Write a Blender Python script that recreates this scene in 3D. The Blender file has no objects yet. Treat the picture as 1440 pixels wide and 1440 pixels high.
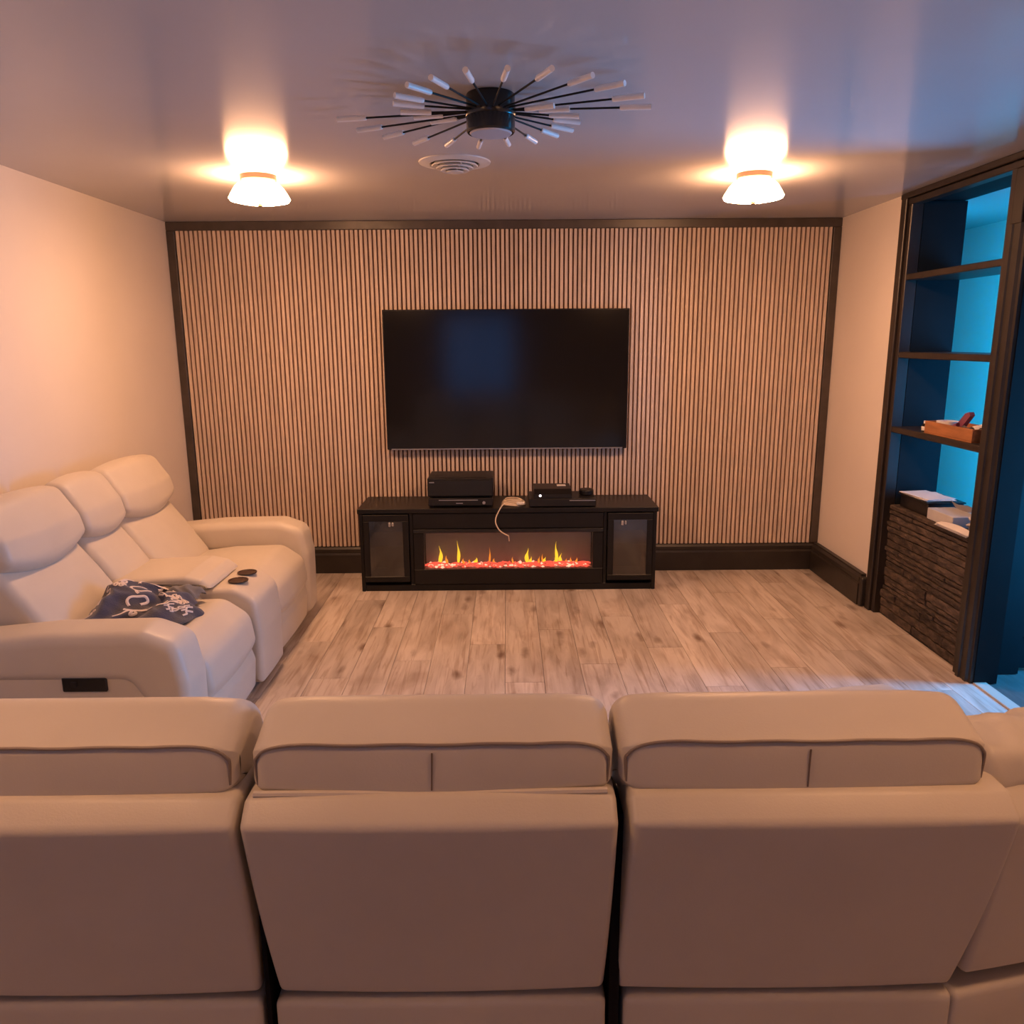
import bpy, math, random
import numpy as np
from mathutils import Matrix, Vector

random.seed(7)
S = bpy.context.scene
COL = S.collection

# ------------------------------------------------------------------ camera
FPX, PITCH, YAW, ROLL, CAMH = 1105.63, .2151, .0057, -.0071, 1.6554
cp, sp, cy, sy = math.cos(PITCH), math.sin(PITCH), math.cos(YAW), math.sin(YAW)
fw = Vector((sy * cp, cy * cp, -sp)); rt = Vector((cy, -sy, 0)); up = rt.cross(fw)
cr, sr = math.cos(ROLL), math.sin(ROLL)
rt, up = rt * cr + up * sr, up * cr - rt * sr
cd = bpy.data.cameras.new('camera'); cam = bpy.data.objects.new('camera', cd); COL.objects.link(cam)
cd.sensor_width = 36; cd.lens = FPX / 1440 * 36; cd.clip_start = .02
cam.matrix_world = Matrix(((rt.x, up.x, -fw.x, 0), (rt.y, up.y, -fw.y, 0), (rt.z, up.z, -fw.z, CAMH), (0, 0, 0, 1)))
S.camera = cam

# ------------------------------------------------------------------ world, light, exposure
w = bpy.data.worlds.new('dusk'); S.world = w; w.use_nodes = True
w.node_tree.nodes['Background'].inputs[0].default_value = (.16, .32, .75, 1)
w.node_tree.nodes['Background'].inputs[1].default_value = 2.0
S.view_settings.view_transform = 'Standard'
S.view_settings.look = 'None'
S.view_settings.exposure = 0.0
S.view_settings.gamma = 1.0
S.view_settings.use_curve_mapping = False
LAMP_POWER = 145.0            # radiance of the frosted ceiling shades
LAMP_COLOR = (1.0, .49, .235)
BLUE = (.0, .47, 1.0)


def area(name, loc, rot, sx, sy_, power, color):
    d = bpy.data.lights.new(name, 'AREA'); d.shape = 'RECTANGLE'; d.size = sx; d.size_y = sy_
    d.energy = power; d.color = color
    o = bpy.data.objects.new(name, d); COL.objects.link(o); o.location = loc; o.rotation_euler = rot
    return o


# blue LED lighting of the adjoining room (out of frame): one behind the shelves, one by the doorway
area('blue_led_light', (2.72, 5.35, 1.22), (0, math.radians(-90), math.radians(-20)), 2.3, .55, 15, BLUE)
area('blue_led_light', (3.36, 3.53, 1.0), (0, math.radians(92), 0), 1.4, .45, 105, (.02, .42, 1.0))

# ------------------------------------------------------------------ materials
MATS = {}


def mat(name, col, rough=.6, spec=.4, var=0, vscale=6, stretch=(1, 1, 1), bump=0, bscale=60, metal=0, col2=None,
        emit=None, estr=0, rnd=0, trans=0, coat=0, sheen=0):
    m = bpy.data.materials.new(name); MATS[name] = m; m.use_nodes = True
    nt = m.node_tree; b = nt.nodes['Principled BSDF']
    b.inputs['Base Color'].default_value = (*col, 1); b.inputs['Roughness'].default_value = rough
    b.inputs['Specular IOR Level'].default_value = spec; b.inputs['Metallic'].default_value = metal
    b.inputs['Coat Weight'].default_value = coat
    b.inputs['Sheen Weight'].default_value = sheen
    if trans: b.inputs['Transmission Weight'].default_value = trans
    if emit:
        b.inputs['Emission Color'].default_value = (*emit, 1); b.inputs['Emission Strength'].default_value = estr
    tc = nt.nodes.new('ShaderNodeTexCoord'); mp = nt.nodes.new('ShaderNodeMapping')
    nt.links.new(tc.outputs['Object'], mp.inputs[0]); mp.inputs['Scale'].default_value = stretch
    oi = nt.nodes.new('ShaderNodeObjectInfo')
    add = nt.nodes.new('ShaderNodeVectorMath'); add.operation = 'ADD'
    sc = nt.nodes.new('ShaderNodeMath'); sc.operation = 'MULTIPLY'; sc.inputs[1].default_value = 37
    nt.links.new(oi.outputs['Random'], sc.inputs[0])
    nt.links.new(mp.outputs[0], add.inputs[0]); nt.links.new(sc.outputs[0], add.inputs[1])
    vec = add.outputs[0]
    if var or col2:
        n = nt.nodes.new('ShaderNodeTexNoise'); n.inputs['Scale'].default_value = vscale; n.inputs['Detail'].default_value = 5
        nt.links.new(vec, n.inputs['Vector'])
        r = nt.nodes.new('ShaderNodeValToRGB')
        c2 = col2 or tuple(max(0, c * (1 - var)) for c in col)
        r.color_ramp.elements[0].position = .35; r.color_ramp.elements[1].position = .65
        r.color_ramp.elements[0].color = (*c2, 1); r.color_ramp.elements[1].color = (*col, 1)
        nt.links.new(n.outputs['Fac'], r.inputs[0])
        out = r.outputs[0]
        if rnd:
            mr = nt.nodes.new('ShaderNodeMapRange'); mr.inputs['To Min'].default_value = 1 - rnd; mr.inputs['To Max'].default_value = 1 + rnd * .6
            nt.links.new(oi.outputs['Random'], mr.inputs[0])
            vm = nt.nodes.new('ShaderNodeVectorMath'); vm.operation = 'SCALE'
            nt.links.new(out, vm.inputs[0]); nt.links.new(mr.outputs[0], vm.inputs['Scale'])
            out = vm.outputs[0]
        nt.links.new(out, b.inputs['Base Color'])
    if bump:
        n = nt.nodes.new('ShaderNodeTexNoise'); n.inputs['Scale'].default_value = bscale; n.inputs['Detail'].default_value = 4
        nt.links.new(vec, n.inputs['Vector'])
        bp = nt.nodes.new('ShaderNodeBump'); bp.inputs['Strength'].default_value = bump; bp.inputs['Distance'].default_value = .01
        nt.links.new(n.outputs['Fac'], bp.inputs['Height']); nt.links.new(bp.outputs[0], b.inputs['Normal'])
    return m


mat('wall_paint', (.76, .70, .645), .55, .35, var=.04, vscale=2, bump=.03, bscale=90)
mat('ceiling_paint', (.52, .51, .52), .17, .12, var=.05, vscale=1.2)
mat('slat_wood', (.74, .60, .49), .5, .35, var=.22, vscale=9, stretch=(12, 1, .5), rnd=.08)
mat('felt', (.19, .105, .072), .95, .1, var=.3, vscale=120)
mat('black_trim', (.030, .024, .020), .38, .5, var=.35, vscale=8, bump=.04, bscale=30)
mat('dark_frame', (.028, .020, .016), .42, .5, var=.4, vscale=14, stretch=(1, 1, .25))
mat('frame_paint', (.075, .058, .047), .38, .5, var=.3, vscale=10)
mat('black_panel', (.005, .009, .013), .7, .22, var=.2, vscale=8)
mat('stand_black', (.007, .006, .006), .36, .35, var=.2, vscale=10)
mat('satin_black', (.010, .010, .011), .25, .5)
mat('device_black', (.009, .008, .009), .4, .4, bump=.05, bscale=120)
mat('rod_black', (.008, .008, .008), .6, .25)
mat('screen', (.003, .003, .004), .13, .5)
mat('silver', (.55, .53, .52), .3, .5, metal=1)
mat('white_plastic', (.80, .78, .76), .35, .5)
mat('acrylic', (.85, .82, .80), .30, .5)
mat('grey_diffuser', (.52, .49, .52), .35, .5)
mat('white_metal', (.72, .70, .68), .45, .4)
mat('vent_dark', (.05, .05, .055), .7, .3)
mat('leather', (.60, .545, .465), .42, .42, var=.05, vscale=5, bump=.05, bscale=260)
mat('leather_piping', (.24, .19, .155), .45, .4)
mat('seam_dark', (.16, .12, .10), .7, .3)
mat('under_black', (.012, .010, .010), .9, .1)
mat('cup_dark', (.045, .022, .012), .35, .5)
mat('blanket_navy', (.040, .046, .095), .95, .2, col2=(.085, .080, .085), vscale=5.5, bump=.3, bscale=160, sheen=.3)
mat('blanket_print', (.70, .62, .58), .95, .1)
mat('blanket_grey', (.16, .155, .16), .95, .1, sheen=.3)
mat('stone', (.125, .088, .066), .8, .3, col2=(.045, .033, .028), vscale=13, stretch=(1, 1, 2.5), bump=1.0, bscale=45, rnd=.35)
mat('mortar', (.030, .024, .020), .9, .2)
mat('tray_wood', (.42, .17, .065), .5, .4, var=.3, vscale=10, stretch=(4, .6, 4))
mat('paper', (.74, .70, .68), .8, .2, var=.06, vscale=14)
mat('cardboard_grey', (.52, .50, .50), .75, .2, var=.12, vscale=9)
mat('plastic_bag', (.66, .60, .58), .3, .5, bump=.5, bscale=22)
mat('plum_plastic', (.22, .06, .11), .4, .5)
mat('cable', (.72, .60, .46), .45, .4)
mat('firebox', (.25, .235, .23), .35, .5, var=.15, vscale=3)
mat('ember', (.3, .04, .03), .5, .3, emit=(1, .10, .06), estr=1.25)
mat('ember_hot', (.6, .2, .1), .5, .3, emit=(1, .45, .30), estr=2.0)
mat('flame_yellow', (.6, .4, .02), .6, .1, emit=(1, .66, .035), estr=1.25)
mat('flame_orange', (.5, .2, .02), .6, .1, emit=(1, .33, .03), estr=1.0)
mat('led_white', (.9, .9, .9), .4, .3, emit=(1, .95, .95), estr=3)
mat('lamp_glow', (.9, .8, .6), .5, .2, emit=LAMP_COLOR, estr=LAMP_POWER)
mat('lamp_side', (.9, .8, .6), .5, .2, emit=LAMP_COLOR, estr=LAMP_POWER * .50)
# weaker emission for the unseen pair over the sofa back, balanced against the sofa
mat('lamp_glow_dim', (.9, .8, .6), .5, .2, emit=LAMP_COLOR, estr=LAMP_POWER * .42)
mat('lamp_side_dim', (.9, .8, .6), .5, .2, emit=LAMP_COLOR, estr=LAMP_POWER * .20)
mat('bronze', (.10, .07, .05), .4, .5, metal=.6)
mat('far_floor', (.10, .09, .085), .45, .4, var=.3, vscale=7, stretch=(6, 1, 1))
mat('threshold', (.45, .38, .32), .5, .4)


def glass(name, col, rough, alpha):
    m = bpy.data.materials.new(name); MATS[name] = m; m.use_nodes = True
    nt = m.node_tree; out = nt.nodes['Material Output']; nt.nodes.remove(nt.nodes['Principled BSDF'])
    tr = nt.nodes.new('ShaderNodeBsdfTransparent'); tr.inputs[0].default_value = (*col, 1)
    gl = nt.nodes.new('ShaderNodeBsdfGlossy'); gl.inputs['Roughness'].default_value = rough
    mx = nt.nodes.new('ShaderNodeMixShader'); mx.inputs[0].default_value = alpha
    nt.links.new(tr.outputs[0], mx.inputs[1]); nt.links.new(gl.outputs[0], mx.inputs[2]); nt.links.new(mx.outputs[0], out.inputs[0])


glass('smoked_glass', (.30, .29, .28), .10, .13)
glass('fire_glass', (.92, .90, .88), .04, .05)
glass('window_glass', (.95, .97, 1), .02, .06)


def plank_mat():
    m = bpy.data.materials.new('floor_planks'); MATS['floor_planks'] = m; m.use_nodes = True
    nt = m.node_tree; b = nt.nodes['Principled BSDF']; N = nt.nodes.new; L = nt.links.new
    b.inputs['Roughness'].default_value = .42; b.inputs['Specular IOR Level'].default_value = .4
    tc = N('ShaderNodeTexCoord'); oi = N('ShaderNodeObjectInfo')
    k = N('ShaderNodeMath'); k.operation = 'MULTIPLY'; k.inputs[1].default_value = 53; L(oi.outputs['Random'], k.inputs[0])
    ad = N('ShaderNodeVectorMath'); ad.operation = 'ADD'; L(tc.outputs['Object'], ad.inputs[0]); L(k.outputs[0], ad.inputs[1])
    def noise(scale, st, det=6, dist=0):
        mp = N('ShaderNodeMapping'); mp.inputs['Scale'].default_value = st; L(ad.outputs[0], mp.inputs[0])
        n = N('ShaderNodeTexNoise'); n.inputs['Scale'].default_value = scale; n.inputs['Detail'].default_value = det
        n.inputs['Distortion'].default_value = dist
        L(mp.outputs[0], n.inputs['Vector']); return n.outputs['Fac'], mp
    def ramp(f, p0, c0, p1, c1):
        r = N('ShaderNodeValToRGB'); r.color_ramp.elements[0].position = p0; r.color_ramp.elements[1].position = p1
        r.color_ramp.elements[0].color = (*c0, 1); r.color_ramp.elements[1].color = (*c1, 1); L(f, r.inputs[0]); return r.outputs[0]
    def mul(a, bb, fac=1):
        mx = N('ShaderNodeMix'); mx.data_type = 'RGBA'; mx.blend_type = 'MULTIPLY'; mx.inputs[0].default_value = fac
        L(a, mx.inputs[6]); L(bb, mx.inputs[7]); return mx.outputs[2]
    g, _ = noise(4, (3.2, .55, 1), 6, .6)
    c = ramp(g, .32, (.42, .355, .305), .60, (.62, .55, .49))
    s, _ = noise(3, (15, .8, 1), 7, 1.0)
    c = mul(c, ramp(s, .34, (.60, .50, .42), .48, (1, 1, 1)), .6)
    big, _ = noise(2.2, (2.2, 1.1, 1), 3, .5)
    c = mul(c, ramp(big, .30, (.66, .57, .50), .46, (1, 1, 1)), .55)
    mp = N('ShaderNodeMapping'); mp.inputs['Scale'].default_value = (7.0, 2.6, 1); L(ad.outputs[0], mp.inputs[0])
    v = N('ShaderNodeTexVoronoi'); v.inputs['Scale'].default_value = 1.0; v.inputs['Randomness'].default_value = 1; L(mp.outputs[0], v.inputs['Vector'])
    wob, _ = noise(14, (1, .6, 1), 3)
    sm = N('ShaderNodeMath'); sm.operation = 'MULTIPLY_ADD'; sm.inputs[1].default_value = .34; L(wob, sm.inputs[0]); L(v.outputs['Distance'], sm.inputs[2])
    c = mul(c, ramp(sm.outputs[0], .20, (.30, .20, .145), .40, (1, 1, 1)), .85)
    mr = N('ShaderNodeMapRange'); mr.inputs['To Min'].default_value = .84; mr.inputs['To Max'].default_value = 1.10; L(oi.outputs['Random'], mr.inputs[0])
    vm = N('ShaderNodeVectorMath'); vm.operation = 'SCALE'; L(c, vm.inputs[0]); L(mr.outputs[0], vm.inputs['Scale'])
    L(vm.outputs[0], b.inputs['Base Color'])
    bp = N('ShaderNodeBump'); bp.inputs['Strength'].default_value = .12; bp.inputs['Distance'].default_value = .004
    L(s, bp.inputs['Height']); L(bp.outputs[0], b.inputs['Normal'])


plank_mat()


# ------------------------------------------------------------------ mesh helpers
class MB:
    def __init__(s): s.v = []; s.f = []
    def add(s, v, f):
        o = len(s.v); s.v += [tuple(p) for p in v]; s.f += [tuple(i + o for i in q) for q in f]; return s
    def box(s, a, b, ch=0.0):
        x0, y0, z0 = a; x1, y1, z1 = b
        if ch <= 0:
            return s.add([(x0, y0, z0), (x1, y0, z0), (x1, y1, z0), (x0, y1, z0), (x0, y0, z1), (x1, y0, z1), (x1, y1, z1), (x0, y1, z1)],
                         [(0, 3, 2, 1), (4, 5, 6, 7), (0, 1, 5, 4), (1, 2, 6, 5), (2, 3, 7, 6), (3, 0, 4, 7)])
        ch = min(ch, (x1 - x0) * .49, (y1 - y0) * .49, (z1 - z0) * .49)
        V = []; idx = {}
        for i, x in ((0, x0), (1, x1)):
            for j, y in ((0, y0), (1, y1)):
                for k, z in ((0, z0), (1, z1)):
                    dx, dy, dz = (ch if i == 0 else -ch), (ch if j == 0 else -ch), (ch if k == 0 else -ch)
                    idx[i, j, k, 0] = len(V); V.append((x, y + dy, z + dz))
                    idx[i, j, k, 1] = len(V); V.append((x + dx, y, z + dz))
                    idx[i, j, k, 2] = len(V); V.append((x + dx, y + dy, z))
        F = []
        for i in (0, 1):
            q = [idx[i, 0, 0, 0], idx[i, 1, 0, 0], idx[i, 1, 1, 0], idx[i, 0, 1, 0]]; F.append(q if i else q[::-1])
            q = [idx[0, i, 0, 1], idx[0, i, 1, 1], idx[1, i, 1, 1], idx[1, i, 0, 1]]; F.append(q if i else q[::-1])
            q = [idx[0, 0, i, 2], idx[1, 0, i, 2], idx[1, 1, i, 2], idx[0, 1, i, 2]]; F.append(q if i else q[::-1])
        for i in (0, 1):
            for j in (0, 1):
                q = [idx[i, j, 0, 0], idx[i, j, 1, 0], idx[i, j, 1, 1], idx[i, j, 0, 1]]; F.append(q if (i ^ j) else q[::-1])
                q = [idx[i, 0, j, 0], idx[i, 0, j, 2], idx[i, 1, j, 2], idx[i, 1, j, 0]]; F.append(q if (i ^ j) else q[::-1])
                q = [idx[0, i, j, 1], idx[1, i, j, 1], idx[1, i, j, 2], idx[0, i, j, 2]]; F.append(q if (i ^ j) else q[::-1])
                for k in (0, 1):
                    q = [idx[i, j, k, 0], idx[i, j, k, 1], idx[i, j, k, 2]]; F.append(q if (i + j + k) % 2 else q[::-1])
        return s.add(V, F)
    def cyl(s, p0, p1, r0, r1=None, n=16, caps=True):
        r1 = r0 if r1 is None else r1
        p0, p1 = Vector(p0), Vector(p1); d = (p1 - p0).normalized()
        a = d.orthogonal().normalized(); b = d.cross(a)
        V = []
        for p, r in ((p0, r0), (p1, r1)):
            V += [p + (a * math.cos(2 * math.pi * i / n) + b * math.sin(2 * math.pi * i / n)) * r for i in range(n)]
        F = [(i, (i + 1) % n, n + (i + 1) % n, n + i) for i in range(n)]
        if caps: F += [tuple(range(n))[::-1], tuple(range(n, 2 * n))]
        return s.add(V, F)
    def tube(s, pts, r, n=8, caps=True):
        P = [Vector(p) for p in pts]; V = []; m = len(P)
        t = (P[1] - P[0]).normalized(); a = t.orthogonal().normalized()
        for i, p in enumerate(P):
            t = (P[min(i + 1, m - 1)] - P[max(i - 1, 0)]).normalized()
            a = (a - t * a.dot(t)).normalized(); b = t.cross(a)
            V += [p + (a * math.cos(2 * math.pi * k / n) + b * math.sin(2 * math.pi * k / n)) * r for k in range(n)]
        F = [(i * n + k, i * n + (k + 1) % n, (i + 1) * n + (k + 1) % n, (i + 1) * n + k) for i in range(m - 1) for k in range(n)]
        if caps: F += [tuple(range(n))[::-1], tuple((m - 1) * n + k for k in range(n))]
        return s.add(V, F)
    def lathe(s, prof, c=(0, 0, 0), n=40):
        V = []; m = len(prof)
        for r, z in prof:
            V += [(c[0] + r * math.cos(2 * math.pi * k / n), c[1] + r * math.sin(2 * math.pi * k / n), c[2] + z) for k in range(n)]
        F = [(i * n + k, i * n + (k + 1) % n, (i + 1) * n + (k + 1) % n, (i + 1) * n + k) for i in range(m - 1) for k in range(n)]
        return s.add(V, F)
    def prism(s, poly, x0, x1, axis=0):
        """poly of 2-D points extruded along axis (0: poly is (y,z), 1: (x,z), 2: (x,y))"""
        n = len(poly)
        def P(t, q): return {0: (t, q[0], q[1]), 1: (q[0], t, q[1]), 2: (q[0], q[1], t)}[axis]
        V = [P(x0, q) for q in poly] + [P(x1, q) for q in poly]
        F = [(i, (i + 1) % n, n + (i + 1) % n, n + i) for i in range(n)] + [tuple(range(n))[::-1], tuple(range(n, 2 * n))]
        return s.add(V, F)
    def grid(s, fn, nu, nv):
        V = [fn(i / nu, j / nv) for j in range(nv + 1) for i in range(nu + 1)]
        F = [(j * (nu + 1) + i, j * (nu + 1) + i + 1, (j + 1) * (nu + 1) + i + 1, (j + 1) * (nu + 1) + i) for j in range(nv) for i in range(nu)]
        return s.add(V, F)
    def mesh(s, name, mt, smooth=False, ang=35):
        me = bpy.data.meshes.new(name); me.from_pydata(s.v, [], s.f); me.materials.append(MATS[mt])
        import bmesh
        bm = bmesh.new(); bm.from_mesh(me); bmesh.ops.recalc_face_normals(bm, faces=bm.faces); bm.to_mesh(me); bm.free()
        if smooth:
            me.shade_smooth()
            if ang: me.set_sharp_from_angle(angle=math.radians(ang))
        return me
    def build(s, name, mt, parent=None, smooth=False, ang=35, loc=None):
        o = bpy.data.objects.new(name, s.mesh(name, mt, smooth, ang)); COL.objects.link(o)
        if parent: o.parent = parent
        if loc: o.location = loc
        return o


def tag(o, label=None, cat=None, group=None, kind=None):
    if label: o['label'] = label
    if cat: o['category'] = cat
    if group: o['group'] = group
    if kind: o['kind'] = kind
    return o


def thing(name, loc, label, cat, rz=0, group=None):
    o = bpy.data.objects.new(name, None); COL.objects.link(o); o.empty_display_size = .1
    o.location = loc; o.rotation_euler = (0, 0, rz)
    return tag(o, label, cat, group)


def struct(name, mb, mt, **k):
    return tag(mb.build(name, mt, **k), kind='structure')


def inst(name, me, parent, loc=(0, 0, 0), rot=(0, 0, 0)):
    o = bpy.data.objects.new(name, me); COL.objects.link(o); o.parent = parent; o.location = loc; o.rotation_euler = rot
    return o


def fillet(pts):
    """[(y, z, r)] closed polygon -> rounded closed polyline"""
    out = []; n = len(pts)
    for i in range(n):
        p = Vector(pts[i][:2]); r = pts[i][2]; a = Vector(pts[i - 1][:2]); b = Vector(pts[(i + 1) % n][:2])
        u = (a - p); v = (b - p); lu, lv = u.length, v.length; u.normalize(); v.normalize()
        ang = u.angle(v)
        if r <= 0 or ang > 3.1: out.append(tuple(p)); continue
        d = min(r / math.tan(ang / 2), lu * .48, lv * .48)
        p0, p1 = p + u * d, p + v * d; k = max(4, int(r / .012))
        k = min(k, 10)
        for j in range(k + 1):
            t = j / k; q = p0 * (1 - t) ** 2 + p * 2 * t * (1 - t) + p1 * t * t
            out.append(tuple(q))
    return out


def resample(poly, step):
    out = []
    n = len(poly)
    for i in range(n):
        a, b = Vector(poly[i]), Vector(poly[(i + 1) % n]); L = (b - a).length
        m = max(1, int(L / step))
        for j in range(m):
            out.append(tuple(a.lerp(b, j / m)))
    return out


def pillow(pts, x0, x1, er=.03, bulge=0.0, taper=None, nx=10, ns=5, puff=0.0, warp=None):
    """soft upholstered block: closed profile (y, z, fillet) swept along x with rounded ends"""
    P = resample(fillet(pts), .03); n = len(P)
    area2 = sum(P[i][0] * P[(i + 1) % n][1] - P[(i + 1) % n][0] * P[i][1] for i in range(n))
    if area2 < 0: P = P[::-1]
    N = []
    for i in range(n):
        t = Vector(P[(i + 1) % n]) - Vector(P[i - 1]); t.normalize(); N.append(Vector((t.y, -t.x)))
    secs = []
    for k in range(ns + 1):
        a = k / ns * math.pi / 2; secs.append((x0 + er * (1 - math.cos(a)), er * (1 - math.sin(a))))
    mid = [(x0 + er + (x1 - x0 - 2 * er) * i / nx, 0) for i in range(1, nx)]
    secs = secs + mid + [(x0 + x1 - x, e) for x, e in secs[::-1]]
    xc, hw = (x0 + x1) / 2, (x1 - x0) / 2
    V = []
    for x, e in secs:
        b = bulge * max(0, 1 - ((x - xc) / hw) ** 2)
        Q = [Vector((y + nn.x * (b - e), z + nn.y * (b - e))) for (y, z), nn in zip(P, N)]
        if e > b:                       # close the little loops an inset makes at tight corners
            for _ in range(14):
                bad = False
                for i in range(n):
                    j = (i + 1) % n
                    if (Q[j] - Q[i]).dot(Vector(P[j]) - Vector(P[i])) < 0:
                        m_ = (Q[i] + Q[j]) / 2; Q[i] = m_.copy(); Q[j] = m_.copy(); bad = True
                if not bad: break
        for yy, zz in Q:
            xx = x
            if taper: xx = xc + (x - xc) * taper(zz)
            q = (xx, yy, zz)
            if warp: q = warp(*q)
            V.append(q)
    m = len(secs)
    F = [(i * n + k, i * n + (k + 1) % n, (i + 1) * n + (k + 1) % n, (i + 1) * n + k) for i in range(m - 1) for k in range(n)]
    F += [tuple(range(n))[::-1], tuple((m - 1) * n + k for k in range(n))]
    mb = MB(); mb.add(V, F); return mb


def catmull(pts, k=6, closed=False):
    P = [Vector(p) for p in pts]; n = len(P); out = []
    for i in range(n - 1):
        a, b, c, d = P[max(i - 1, 0)], P[i], P[i + 1], P[min(i + 2, n - 1)]
        for j in range(k):
            t = j / k
            out.append(.5 * ((2 * b) + (c - a) * t + (2 * a - 5 * b + 4 * c - d) * t * t + (3 * b - a - 3 * c + d) * t ** 3))
    out.append(P[-1]); return out


# ------------------------------------------------------------------ room shell
XL, XR, YB, H = -2.262, 2.255, 5.565, 2.44
YR = -2.4
fl = struct('floor', MB().box((XL - .1, YR - .1, -.06), (XR + .04, YB + .1, -.012)), 'mortar')
PW, PL = .1955, 1.22
plank_full = {}
x = -.02 - 12 * PW
col_i = 0
while x < XR + .03:
    xa, xb = max(x, XL), min(x + PW, XR + .035)
    if xb - xa > .02:
        y = YR - random.random() * PL if col_i % 2 else YR - ((col_i * .37) % 1) * PL
        y = YR - ((col_i * .411 + .13) % 1) * PL
        while y < YB:
            ya, yb = max(y, YR), min(y + PL, YB)
            if yb - ya > .02:
                key = (round(xb - xa, 3), round(yb - ya, 3))
                if key not in plank_full:
                    g = .0011
                    plank_full[key] = MB().box((g, g, -.012), (key[0] - g, key[1] - g, 0), .0010).mesh('plank', 'floor_planks')
                inst('plank', plank_full[key], fl, (xa, ya, 0))
            y += PL
    x += PW; col_i += 1

struct('ceiling', MB().box((XL - .1, YR - .1, H), (XR + .3, YB + .1, H + .1)), 'ceiling_paint')
struct('wall_left', MB().box((XL - .1, YR - .1, 0), (XL, YB + .1, H)), 'wall_paint')
wb = struct('wall_back', MB().box((XL, YB, 0), (XR + .3, YB + .1, H)), 'wall_paint')
# slatted feature wall
x0s, x1s, z0s, z1s = -2.207, 2.200, .20, 2.383
MB().box((x0s - .02, 5.552, z0s - .02), (x1s + .02, YB, z1s + .02)).build('felt_backing', 'felt', wb)
NS = 144; per = (x1s - x0s) / NS
sm = MB().box((-.0098, 0, z0s), (.0098, .016, z1s), .0015).mesh('slat', 'slat_wood')
for i in range(NS):
    inst('slat', sm, wb, (x0s + per * (i + .5), 5.5365, 0))
struct('trim_1', MB().box((XL, 5.528, 2.383), (XR, YB, H), .004), 'frame_paint')
struct('trim_2', MB().box((XL, 5.528, .20), (x0s, YB, 2.383), .004), 'frame_paint')
struct('trim_3', MB().box((x1s, 5.528, .20), (XR, YB, 2.383), .004), 'frame_paint')
bb = [(0, 0), (-.036, 0), (-.036, .135), (-.030, .150), (-.034, .158), (-.034, .178), (-.022, .192), (-.022, .202), (0, .202)]
struct('baseboard_back', MB().prism([(YB - .004 + a, z + .001) for a, z in bb], XL, XR, 0), 'black_trim')
struct('baseboard_left', MB().prism([(XL - a, z + .001) for a, z in bb], YR, 5.52, 1), 'black_trim')
struct('baseboard_right', MB().prism([(XR + a * 1.35, z + .001) for a, z in bb], 4.735, 5.52, 1), 'black_trim')
# rounded end block where the right baseboard stops at the bookcase
tag(pillow([(4.69, .002, .03), (4.69, .19, .03), (4.733, .19, .01), (4.733, .002, .01)], XR - .045, XR - .002, .008).build('trim_6', 'black_trim', smooth=True), kind='structure')
# right wall: far piece, near piece, piece above the doorway
DX = .30
struct('wall_right', MB().box((XR, 4.69, 0), (XR + DX, YB, H)), 'wall_paint')
struct('wall_right_near', MB().box((XR, YR, 0), (XR + .12, 2.62, H)), 'wall_paint')
struct('baseboard_right_near', MB().prism([(XR + a, z + .001) for a, z in bb], YR, 2.60, 1), 'black_trim')
# wall behind the camera with a dusk window
wr = MB()
wr.box((XL, YR - .1, 0), (XR, YR, .75)); wr.box((XL, YR - .1, 2.1), (XR, YR, H))
wr.box((XL, YR - .1, .75), (-1.05, YR, 2.1)); wr.box((.15, YR - .1, .75), (XR, YR, 2.1))
struct('wall_front', wr, 'wall_paint')
wn = struct('window_1', MB().box((-1.05, YR - .07, .75), (-1.0, YR - .01, 2.1)).box((.1, YR - .07, .75), (.15, YR - .01, 2.1))
            .box((-1.0, YR - .07, .75), (.1, YR - .01, .8)).box((-1.0, YR - .07, 2.05), (.1, YR - .01, 2.1)).box((-.475, YR - .07, .8), (-.425, YR - .01, 2.05)), 'white_metal')
for a, b in ((-1.0, -.475), (-.425, .1)):
    MB().box((a, YR - .045, .8), (b, YR - .04, 2.05)).build('pane', 'window_glass', wn)

# adjoining room
AX = 3.45
struct('floor_adjoining', MB().box((XR + .04, .6, -.06), (AX + .1, 6.6, -.004)), 'far_floor')
struct('wall_adjoining_side', MB().box((AX, .6, 0), (AX + .1, 6.6, H)), 'wall_paint')
struct('wall_adjoining_end', MB().box((XR + .12, 6.5, 0), (AX, 6.6, H)), 'wall_paint')
struct('wall_adjoining_near', MB().box((XR + .12, .5, 0), (AX, .6, H)), 'wall_paint')
struct('wall_adjoining_back', MB().box((XR + DX, YB + .1, 0), (XR + DX + .05, 6.5, H)), 'wall_paint')
struct('ceiling_adjoining', MB().box((XR + .3, .5, H), (AX + .1, 6.6, H + .1)), 'ceiling_paint')
struct('trim_4', MB().box((XR + .01, 2.62, -.003), (XR + .075, 3.56, .008), .003), 'threshold')

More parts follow.
